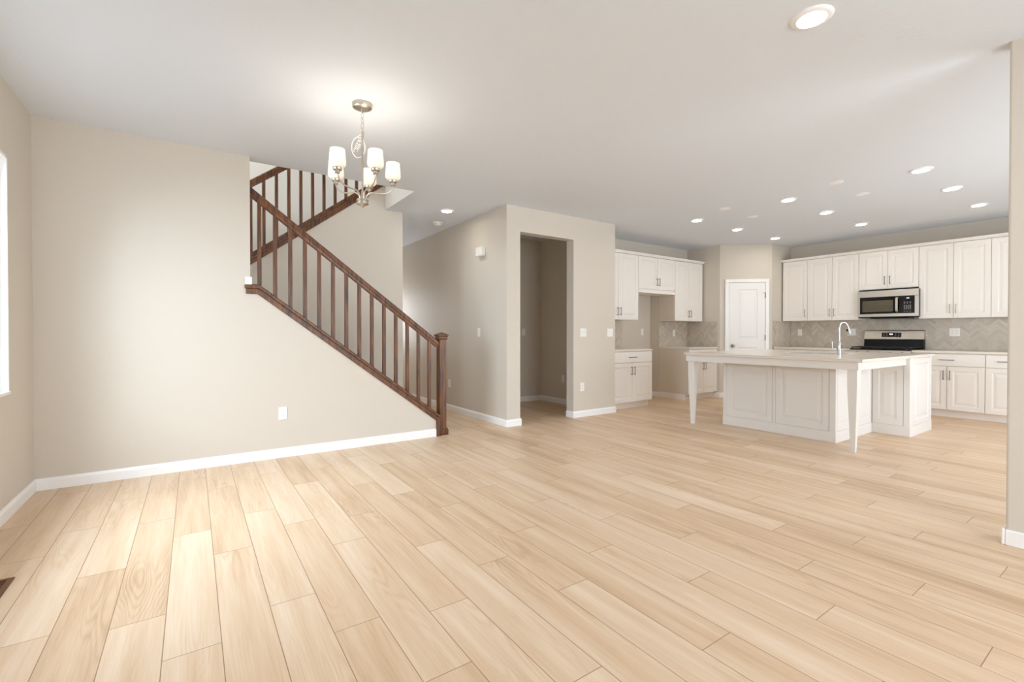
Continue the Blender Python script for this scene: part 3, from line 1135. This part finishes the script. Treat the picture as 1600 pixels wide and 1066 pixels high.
XRB, XRU = 8.56, 8.85
yr = R(-90)
NK = 'nickel'
wall_cabinet((XRU, 4.185, 0), yr, 4.185 - 3.777, ZB, ZT, 'narrow single-door white wall cabinet on the range wall nearest the pantry door', GR, doors=1, depth=XR - XRU - 0.003, pmat=NK)
wall_cabinet((XRU, 3.776, 0), yr, 3.776 - 3.019, ZB, ZT, 'two-door white wall cabinet directly above the faucet, pantry side of the microwave', GR, depth=XR - XRU - 0.003, pmat=NK)
wall_cabinet((XRU, 3.018, 0), yr, 3.018 - 2.269, 1.842, ZT, 'short two-door white wall cabinet directly above the microwave', GR, depth=XR - XRU - 0.003)
wall_cabinet((XRU, 2.268, 0), yr, 2.268 - 1.513, ZB, ZT, 'large two-door white wall cabinet adjoining the microwave on its control-panel side', GR, depth=XR - XRU - 0.003, pmat=NK)
wall_cabinet((XRU, 1.512, 0), yr, 1.512 - 0.75, ZB, ZT, 'white wall cabinet at the end of the row, partly hidden by the near wall edge', GR, depth=XR - XRU - 0.003, pmat=NK)
base_cabinet((XRB, 4.205, 0), yr, 4.205 - 3.79, 'narrow white base cabinet behind the island next to the pantry door', GR, doors=1, depth=XR - XRB - 0.003)
base_cabinet((XRB, 3.789, 0), yr, 3.789 - 3.034, 'white base cabinet behind the faucet, next to the range', GR, depth=XR - XRB - 0.003)
base_cabinet((XRB, 2.262, 0), yr, 2.262 - 1.513, 'white base cabinet with one wide drawer and two doors, just past the island end', GR, depth=XR - XRB - 0.003)
base_cabinet((XRB, 1.512, 0), yr, 1.512 - 0.75, 'white base cabinet at the end of the row, half hidden by the near wall edge', GR, drawers=2, depth=XR - XRB - 0.003)


# crown on top of the wall cabinets
def crown(name, pts, out):
    """pts: polyline of the cabinet front top; out: outward unit dirs at each point (mitred)."""
    mb = MB()
    prof = [(0.0, 0.0), (0.012, 0.0), (0.016, 0.012), (0.03, 0.026), (0.034, 0.04), (0.0, 0.04)]
    mb.loft([[(p_[0] + o_[0] * s, p_[1] + o_[1] * s, ZT + 0.001 + z) for s, z in prof] for p_, o_ in zip(pts, out)])
    return struct(mb.build(name, 'cabinet'))


crown('trim_1', [(x0f, YFU - DT), (7.80, YFU - DT), (7.80, YK - 0.002)], [(0, -1), (1, -1), (1, 0)])
crown('trim_2', [(XR - 0.002, 4.185), (XRU - DT, 4.185), (XRU - DT, 0.75)], [(0, 1), (-1, 1), (-1, 0)])
mb = MB()
mb.box(x0f, 7.80, YFU - DT, YK - 0.002, ZT + 0.0005, ZT + 0.012)
struct(mb.build('trim_3', 'cabinet'))
mb = MB()
mb.box(XRU - DT, XR - 0.002, 0.75, 4.185, ZT + 0.0005, ZT + 0.012)
struct(mb.build('trim_4', 'cabinet'))


# ------------------------------------------------------------------ countertops
def slab(name, label, x0, x1, y0, y1, z0=0.881, z1=0.911):
    mb = MB()
    mb.box(x0, x1, y0, y1, z0, z1)
    return tag(mb.build(name, 'quartz', bevel=0.003), label, 'countertop')


slab('countertop', 'white quartz countertop on the base cabinet beside the light switches', x0f, NX0, YFB - 0.03, YK - 0.011)
slab('countertop', 'white quartz countertop on the base cabinet between fridge alcove and pantry corner', NX1 - 0.008, XC - 0.011, YFB - 0.03, YK - 0.011)
slab('countertop', 'white quartz countertop on the range wall between pantry door and range', XRB - 0.03, XR - 0.011, 3.032, YQ - 0.011)
slab('countertop', 'white quartz countertop on the range wall past the range, over the drawer cabinets', XRB - 0.03, XR - 0.011, 0.75, 2.265)


# ------------------------------------------------------------------ herringbone backsplash
def herringbone(name, label, width, z0, z1, place, seed=1):
    """tiles clipped to 0..width by z0..z1; place(u, depth, z) gives the world point."""
    rg = random.Random(seed)
    bm = bmesh.new()
    lt_ = bm.faces.layers.float.new('tone')
    Lt, Wt, gr = 0.132, 0.033, 0.0018
    c45 = math.sqrt(0.5)

    def clip(poly, f):
        out = []
        for i_ in range(len(poly)):
            a, b2 = poly[i_], poly[(i_ + 1) % len(poly)]
            fa, fb = f(a), f(b2)
            if fa >= 0:
                out.append(a)
            if (fa >= 0) != (fb >= 0):
                s = fa / (fa - fb)
                out.append((a[0] + (b2[0] - a[0]) * s, a[1] + (b2[1] - a[1]) * s))
        return out
    span = int((width + 1) / (Wt * 1.4)) + 14
    for m_ in range(-4, int(width / (4 * Wt * 1.414)) + 6):
        for k in range(-span, span):
            ox, oy = k * Wt + 4 * m_ * Wt, k * Wt - 4 * m_ * Wt
            for rect in ((ox, ox + Lt, oy, oy + Wt), (ox, ox + Wt, oy + Wt, oy + Wt + Lt)):
                a, b2, c_, d = rect
                q = [(a + gr / 2, c_ + gr / 2), (b2 - gr / 2, c_ + gr / 2), (b2 - gr / 2, d - gr / 2), (a + gr / 2, d - gr / 2)]
                q = [((u_ - v_) * c45, (u_ + v_) * c45 + z0 + 0.03) for u_, v_ in q]
                for f in (lambda p_: p_[0] - 0.001, lambda p_: width - 0.001 - p_[0], lambda p_: p_[1] - z0 - 0.001, lambda p_: z1 - 0.001 - p_[1]):
                    q = clip(q, f)
                    if len(q) < 3:
                        break
                if len(q) < 3:
                    continue
                ar = abs(sum(q[i_][0] * q[(i_ + 1) % len(q)][1] - q[(i_ + 1) % len(q)][0] * q[i_][1] for i_ in range(len(q)))) / 2
                if ar < 2e-6:
                    continue
                top = [bm.verts.new(place(u_, 0.0095, v_)) for u_, v_ in q]
                bot = [bm.verts.new(place(u_, 0.006, v_)) for u_, v_ in q]
                tn = min(1, max(0, rg.gauss(0.5, 0.25)))
                try:
                    fs = [bm.faces.new(top)] + [bm.faces.new((top[i_], bot[i_], bot[(i_ + 1) % len(q)], top[(i_ + 1) % len(q)])) for i_ in range(len(q))]
                except ValueError:
                    continue
                for f in fs:
                    f[lt_] = tn
    nb = len(bm.faces)
    g8 = [bm.verts.new(place(u_, d_, v_)) for d_ in (0.0005, 0.007) for u_, v_ in ((0, z0), (width, z0), (width, z1), (0, z1))]
    gf = [bm.faces.new([g8[i_] for i_ in ii]) for ii in ((4, 5, 6, 7), (0, 1, 5, 4), (1, 2, 6, 5), (2, 3, 7, 6), (3, 0, 4, 7))]
    for f in gf:
        f.material_index = 1
    bmesh.ops.recalc_face_normals(bm, faces=bm.faces)
    me_ = bpy.data.meshes.new(name)
    bm.to_mesh(me_)
    bm.free()
    me_.materials.append(M['tile'])
    me_.materials.append(M['grout'])
    o_ = bpy.data.objects.new(name, me_)
    COL.objects.link(o_)
    return tag(o_, label, 'backsplash')


SB, ST_ = 0.912, 1.3725
herringbone('backsplash', 'beige herringbone tile backsplash behind the range along the long wall', YQ - 0.011 - 0.75, SB, ST_, lambda u_, d_, v_: (XR - d_, YQ - 0.011 - u_, v_), 3)
herringbone('backsplash', 'short herringbone tile strip between the pantry door and the range wall corner', XR - XQ - 0.03, SB, ST_, lambda u_, d_, v_: (XR - 0.002 - u_, YQ - d_, v_), 4)
herringbone('backsplash', 'herringbone tile backsplash behind the counter between fridge alcove and kitchen corner', XC - NX1 - 0.011, SB, ST_, lambda u_, d_, v_: (NX1 + u_, YK - d_, v_), 5)
herringbone('backsplash', 'shaded herringbone tile on the side wall next to the pantry door, at the cabinet corner', YK - 0.002 - 4.852, SB, ST_, lambda u_, d_, v_: (XC - d_, YK - 0.002 - u_, v_), 6)
herringbone('backsplash', 'sliver of herringbone tile above the counter beside the light-switch wall', NX0 - 0.004 - x0f, SB, ST_, lambda u_, d_, v_: (x0f + u_, YK - d_, v_), 7)

# ------------------------------------------------------------------ island
isl = thing('kitchen_island', 'white panelled kitchen island with tapered legs under its overhang', 'island', (5.575, 2.73, 0))
BX, BX2, BX3 = 5.575, 6.555, 7.30
IY0, IY1, WY0, WY1 = 2.112, 3.345, 1.762, 3.665
mb = MB()
# hollow shell so that the sink has its room
def shell(x0, x1, y0, y1, z1=0.8795, tk=0.018, open_x0=False, open_x1=False):
    mb.box(x0, x1, y0, y0 + tk, 0, z1)
    mb.box(x0, x1, y1 - tk, y1, 0, z1)
    if not open_x0:
        mb.box(x0, x0 + tk, y0 + tk, y1 - tk, 0, z1)
    if not open_x1:
        mb.box(x1 - tk, x1, y0 + tk, y1 - tk, 0, z1)
shell(BX, BX2, IY0, IY1, open_x1=True)
mb.box(BX2, BX2 + 0.018, WY0, IY0, 0, 0.8795)
mb.box(BX2, BX2 + 0.018, IY1, WY1, 0, 0.8795)
mb.box(BX2 + 0.018, BX3, WY0, WY0 + 0.018, 0, 0.8795)
mb.box(BX2 + 0.018, BX3, WY1 - 0.018, WY1, 0, 0.8795)
mb.box(BX3 - 0.018, BX3, WY0 + 0.018, WY1 - 0.018, 0, 0.8795)
mb.build('island_body', 'island', isl)
# corner stiles of the front and the wing
mb = MB()
for bx_ in ((BX - 0.012, BX - 0.0005, 2.715, 2.745, 0.115, 0.8), (BX - 0.012, BX - 0.0005, IY1 - 0.03, IY1 + 0.012, 0.115, 0.8),
            (BX3 - 0.05, BX3, WY0 - 0.012, WY0 - 0.0005, 0.115, 0.8795)):
    MB().box(*bx_).build('stile', 'island', isl, bevel=0.003)
for xa, ya, xb, yb_, zz in ((BX, IY0, 0.03, 0.05, 0.8), (BX2, WY0, 0.10, 0.045, 0.8795)):
    mb = MB()
    q_ = 0.012
    mb.prism([(xa - q_, ya - q_), (xa + xb, ya - q_), (xa + xb, ya - 0.0005), (xa - 0.0005, ya - 0.0005), (xa - 0.0005, ya + yb_), (xa - q_, ya + yb_)], 'z', 0.115, zz)
    mb.build('corner_stile', 'island', isl, bevel=0.003)


def island_panel(face, s0, s1, z0, z1):
    """raised panel on a face: face = ('x-', xpos) looks to -X, ('y-', ypos) looks to -Y."""
    loc_mb = MB()
    raised_panel(loc_mb, 0, s1 - s0, z0, z1, -0.010, 0.0095, [(0.058, s1 - s0 - 0.058, z0 + 0.06, z1 - 0.06)], 0.008, 0.04)
    if face[0] == 'x-':
        mat_ = Matrix(((0, 1, 0, face[1]), (-1, 0, 0, s1), (0, 0, 1, 0), (0, 0, 0, 1)))
    else:
        mat_ = Matrix(((1, 0, 0, s0), (0, 1, 0, face[1]), (0, 0, 1, 0), (0, 0, 0, 1)))
    bmesh.ops.transform(loc_mb.bm, matrix=mat_, verts=loc_mb.bm.verts)
    return loc_mb.build('side_panel' if face[0] == 'y-' else 'front_panel', 'island', isl)


island_panel(('x-', BX - 0.0005), 2.748, 3.312, 0.118, 0.8)
island_panel(('x-', BX - 0.0005), 2.165, 2.712, 0.118, 0.8)
island_panel(('y-', IY0 - 0.0005), 5.61, 6.535, 0.118, 0.8)
island_panel(('x-', BX2 - 0.0005), 1.81, 2.095, 0.118, 0.8)
island_panel(('y-', WY0 - 0.0005), 6.66, 7.245, 0.118, 0.872)
mb = MB()
bt = 0.016
for a in ((BX - bt, BX, IY0 - bt, IY1 + bt), (BX, BX2 - bt, IY0 - bt, IY0), (BX, BX2 - bt, IY1, IY1 + bt),
          (BX2 - bt, BX2, WY0 - bt, IY0), (BX2 - bt, BX2, IY1, WY1 + bt), (BX2, BX3, WY0 - bt, WY0), (BX2, BX3, WY1, WY1 + bt)):
    mb.box(a[0], a[1], a[2], a[3], 0, 0.116)
mb.build('base_moulding', 'island', isl, bevel=0.005)
AX0, AY0, AY1, AZ = 5.226, 1.785, 3.662, 0.803
mb = MB()
mb.box(AX0, AX0 + 0.02, AY0, AY1, AZ, 0.8795)
mb.box(AX0 + 0.02, BX2 - 0.013, AY0, AY0 + 0.02, AZ, 0.8795)
mb.box(AX0 + 0.02, BX2 - 0.013, AY1 - 0.02, AY1, AZ, 0.8795)
mb.build('apron', 'island', isl)
for yc in (1.843, 3.603):
    mb = MB()
    xc = 5.288
    c_ = (xc, yc)
    mb.loft([sq(c_, 0.0185, 0.0), sq(c_, 0.0205, 0.03), sq(c_, 0.0425, 0.66), sq(c_, 0.0425, AZ)])
    mb.build('leg', 'island', isl, bevel=0.002)

# island countertop with sink cut-out
SKX0, SKX1, SKY0, SKY1 = 6.20, 6.62, 2.30, 3.00
mb = MB()
cx0, cx1, cy0, cy1 = 5.196, 7.36, 1.742, 3.672
def rr(x0, x1, y0, y1, z):
    return [(x0, y0, z), (x1, y0, z), (x1, y1, z), (x0, y1, z)]
mb.loft([rr(cx0, cx1, cy0, cy1, 0.8805), rr(cx0, cx1, cy0, cy1, 0.9105), rr(SKX0, SKX1, SKY0, SKY1, 0.9105), rr(SKX0, SKX1, SKY0, SKY1, 0.8805)], close=True)
tag(mb.build('countertop', 'quartz', bevel=0.003), 'large white quartz countertop overhanging the kitchen island', 'countertop')
mb = MB()
i_ = 0.004
mb.loft([rr(SKX0 - 0.012, SKX1 + 0.012, SKY0 - 0.012, SKY1 + 0.012, 0.8795), rr(SKX0 - i_, SKX1 + i_, SKY0 - i_, SKY1 + i_, 0.8800), rr(SKX0 + 0.004, SKX1 - 0.004, SKY0 + 0.004, SKY1 - 0.004, 0.68), rr(SKX0 + 0.2, SKX1 - 0.2, SKY0 + 0.34, SKY1 - 0.34, 0.672)], cap=False)
snk = thing('sink', 'stainless undermount sink set into the island countertop behind the faucet', 'sink', (6.41, 2.65, 0.67))
bm_ = mb
mb.build('basin', 'sink_steel', snk, smooth=True)
MB().lathe([(0.045, 0.0), (0.045, 0.006), (0.03, 0.007), (0.028, 0.003), (0.001, 0.003)], (6.41, 2.65, 0.671), 24).build('drain', 'chrome', snk, smooth=True)

# faucet: spout reaches over the basin
FXc, FYc = 6.03, 2.245
fc = thing('faucet', 'tall chrome gooseneck faucet standing on the island countertop', 'faucet', (FXc, FYc, 0.911))
MB().lathe([(0.024, 0.9108), (0.024, 0.918), (0.017, 0.924), (0.015, 0.97), (0.0135, 1.05), (0.0095, 1.065)], (FXc, FYc, 0), 24).build('faucet_base', 'chrome', fc, smooth=True)
dr = Vector((0.55, -0.3, 0)).normalized()
P = Vector((FXc, FYc, 0))
pts = [P + Vector((0, 0, 1.06)), P + Vector((0, 0, 1.22))]
for k in range(13):
    a = PI - PI * 0.93 * k / 12
    pts.append(P + dr * (0.052 + 0.052 * math.cos(a)) + Vector((0, 0, 1.22 + 0.06 * math.sin(a))))
end = pts[-1]
dn = (pts[-1] - pts[-2]).normalized()
MB().tube(pts, 0.009, 12).build('spout', 'chrome', fc, smooth=True)
hd = MB().tube([end, end + dn * 0.01, end + dn * 0.055, end + dn * 0.085, end + dn * 0.09], [0.01, 0.0125, 0.0135, 0.016, 0.013], 16).build('spray_head', 'chrome', fc, smooth=True)
MB().tube([end + dn * 0.03 - Vector((0.012, -0.007, 0)) - dr * 0.006, end + dn * 0.055 - Vector((0.012, -0.007, 0)) - dr * 0.006], 0.007, 8).build('spray_button', 'black', hd, smooth=True)
lv = Vector((-math.sin(R(0)), 1, 0)).normalized()
MB().tube([P + lv * 0.015 + Vector((0, 0, 0.975)), P + lv * 0.062 + Vector((0, 0, 0.975)), P + lv * 0.07 + Vector((0, 0, 0.985)), P + lv * 0.072 + Vector((0, 0, 1.06))], [0.008, 0.008, 0.0095, 0.0065], 10).build('handle', 'chrome', fc, smooth=True)

# ------------------------------------------------------------------ microwave (local frame: x along wall, front at y=0)
mw = thing('microwave', 'stainless over-the-range microwave mounted under the short wall cabinet', 'microwave', (8.775, 3.005, 1.40), R(-90), local=True)
MWW, MWH = 0.755, 0.415
mb = MB()
mb.box(0, MWW, 0.006, XR - 8.775 - 0.012, 0.0, MWH)
mb.build('body', 'black', mw, bevel=0.003)
mb = MB()
mb.box(0.0, MWW, -0.022, 0.006, MWH - 0.10, MWH)
mb.build('vent_grille', 'stainless', mw, bevel=0.006)
mb = MB()
mb.box(0.0, MWW, -0.022, 0.006, 0.012, 0.058)
mb.box(0.0, 0.03, -0.022, 0.006, 0.0581, MWH - 0.1005)
mb.box(MWW - 0.045, MWW, -0.022, 0.006, 0.0581, MWH - 0.1005)
mb.build('front_frame', 'stainless', mw, bevel=0.002)
mb = MB()
mb.box(0.0305, 0.49, -0.026, 0.006, 0.0585, MWH - 0.101)
md = mb.build('door', 'black_glass', mw, bevel=0.003)
mb = MB()
mb.box(0.065, 0.455, -0.0275, -0.0262, 0.088, MWH - 0.152)
mb.build('door_window', 'oven_window', md)
mb = MB()
mb.prism([(-0.022, 0.07), (-0.06, 0.085), (-0.066, 0.12), (-0.066, MWH - 0.16), (-0.06, MWH - 0.125), (-0.022, MWH - 0.11), (-0.022, MWH - 0.13), (-0.048, MWH - 0.14), (-0.052, MWH - 0.17), (-0.052, 0.13), (-0.048, 0.1), (-0.022, 0.09)], 'x', 0.492, 0.522)
mb.build('handle', 'stainless', md, bevel=0.003)
mb = MB()
mb.box(0.524, MWW - 0.0455, -0.025, 0.006, 0.0585, MWH - 0.101)
cp = mb.build('control_panel', 'black_glass', mw, bevel=0.002)
mb = MB()
for i in range(4):
    mb.box(0.618 + i * 0.0085, 0.6235 + i * 0.0085, -0.0262, -0.0254, MWH - 0.14, MWH - 0.127)
mb.build('clock_display', 'digit', cp)
for r_, (zc, cols) in enumerate(((0.222, 3), (0.205, 3), (0.172, 4), (0.155, 4), (0.138, 4), (0.121, 4), (0.085, 3))):
    for c_ in range(cols):
        x_ = 0.585 + c_ * (0.034 if cols == 3 else 0.023)
        MB().box(x_, x_ + 0.015, -0.0258, -0.0252, zc - 0.0045, zc + 0.0045).build('key', 'key', cp)
mb = MB()
mb.prism([(0.02, 0), (0.33, 0), (0.30, -0.02), (0.05, -0.014)], 'x', 0.15, 0.62)
mb.build('underside_vent', 'black', mw)

# ------------------------------------------------------------------ range
RX, RY, RW = 8.50, 3.029, 0.762
rg_ = thing('range', 'stainless gas range with black grates against the herringbone tile', 'range', (RX, RY, 0), R(-90), local=True)
RD = XR - RX - 0.014
mb = MB()
mb.box(0.002, RW - 0.002, 0.03, RD, 0.05, 0.905)
mb.box(0.03, RW - 0.03, 0.08, RD - 0.03, 0.0, 0.05)
mb.build('body', 'stainless', rg_, bevel=0.003)
mb = MB()
mb.box(0.006, RW - 0.006, 0.0, 0.0295, 0.25, 0.80)
od = mb.build('oven_door', 'stainless', rg_, bevel=0.004)
mb = MB()
mb.box(0.13, RW - 0.13, -0.002, -0.0003, 0.36, 0.66)
mb.build('oven_window', 'black_glass', od)
mb = MB()
mb.tube([(0.06, -0.05, 0.745), (RW - 0.06, -0.05, 0.745)], 0.012, 12)
for x_ in (0.1, RW - 0.1):
    mb.tube([(x_, -0.05, 0.745), (x_, 0.001, 0.745)], 0.008, 8)
mb.build('oven_handle', 'stainless', od, smooth=True)
mb = MB()
mb.box(0.006, RW - 0.006, 0.005, 0.0295, 0.06, 0.242)
mb.build('storage_drawer', 'stainless', rg_, bevel=0.004)
mb = MB()
mb.box(0.004, RW - 0.004, 0.0, 0.0295, 0.808, 0.90)
fp = mb.build('knob_panel', 'stainless', rg_, bevel=0.006)
for i in range(5):
    MB().lathe([(0.024, 0.0), (0.024, -0.008), (0.019, -0.012), (0.017, -0.034), (0.004, -0.036)], (0.10 + i * 0.1405, 0.0, 0.855), 18, 'y').build('knob', 'black', fp, smooth=True)
mb = MB()
mb.box(0.002, RW - 0.002, 0.0, RD - 0.09, 0.9055, 0.919)
mb.build('cooktop', 'black', rg_, bevel=0.004)
for i in range(3):
    a, b_ = 0.02 + i * 0.242, 0.02 + i * 0.242 + 0.236
    mb = MB()
    for y_ in (0.03, RD - 0.115):
        mb.box(a, b_, y_, y_ + 0.016, 0.934, 0.95)
    for x_ in (a, b_ - 0.014):
        mb.box(x_, x_ + 0.014, 0.046, RD - 0.115, 0.934, 0.95)
    for y_ in (0.14, 0.26, 0.38):
        mb.box(a + 0.014, b_ - 0.014, y_, y_ + 0.013, 0.936, 0.951)
    mb.box((a + b_) / 2 - 0.006, (a + b_) / 2 + 0.006, 0.046, RD - 0.115, 0.9365, 0.9515)
    for x_ in (a, b_ - 0.014):
        for y_ in (0.03, RD - 0.115):
            mb.box(x_, x_ + 0.014, y_, y_ + 0.014, 0.9192, 0.934)
    mb.build('grate', 'iron', rg_, bevel=0.002)
for x_, y_, r_ in ((0.14, 0.15, 0.045), (0.14, 0.42, 0.038), (0.381, 0.285, 0.05), (0.62, 0.15, 0.05), (0.62, 0.42, 0.035)):
    MB().lathe([(r_, 0.9192), (r_, 0.926), (r_ * 0.8, 0.931), (0.001, 0.932)], (x_, y_, 0), 20).build('burner', 'iron', rg_, smooth=True)
mb = MB()
mb.prism([(RD - 0.085, 0.906), (RD, 0.906), (RD, 1.06), (RD - 0.07, 1.06)], 'x', 0.004, RW - 0.004)
mb.build('backguard_base', 'black', rg_, bevel=0.003)
mb = MB()
mb.prism([(RD - 0.075, 1.0605), (RD, 1.0605), (RD, 1.205), (RD - 0.035, 1.205), (RD - 0.047, 1.196)], 'x', 0.0, RW)
bg = mb.build('backguard', 'stainless', rg_, bevel=0.005)
# control glass lies on the sloped front of the backguard
def on_guard(x0, x1, f0, f1, off, name, mat, parent):
    a = Vector((0, RD - 0.075, 1.0605))
    b2 = Vector((0, RD - 0.047, 1.196))
    n_ = Vector((0, -(b2 - a).z, (b2 - a).y)).normalized()
    if n_.y > 0:
        n_ = -n_
    mbx = MB()
    lo_, hi_ = a.lerp(b2, f0), a.lerp(b2, f1)
    mbx.loft([[Vector((x_, 0, 0)) + q + n_ * o_ for x_, q in ((x0, lo_), (x1, lo_), (x1, hi_), (x0, hi_))] for o_ in (off[0], off[1])])
    return mbx.build(name, mat, parent)
cg = on_guard(0.235, 0.485, 0.26, 0.78, (0.0003, 0.003), 'control_panel', 'black_glass', bg)
for i in range(4):
    o = on_guard(0.335 + i * 0.011, 0.343 + i * 0.011, 0.53, 0.66, (0.0031, 0.0036), 'clock_digit', 'digit', cg)
for i in range(6):
    if i in (2, 3):
        continue
    on_guard(0.255 + i * 0.038, 0.272 + i * 0.038, 0.38, 0.44, (0.0031, 0.0034), 'touch_key', 'key', cg)
    on_guard(0.255 + i * 0.038, 0.272 + i * 0.038, 0.58, 0.64, (0.0031, 0.0034), 'touch_key', 'key', cg)
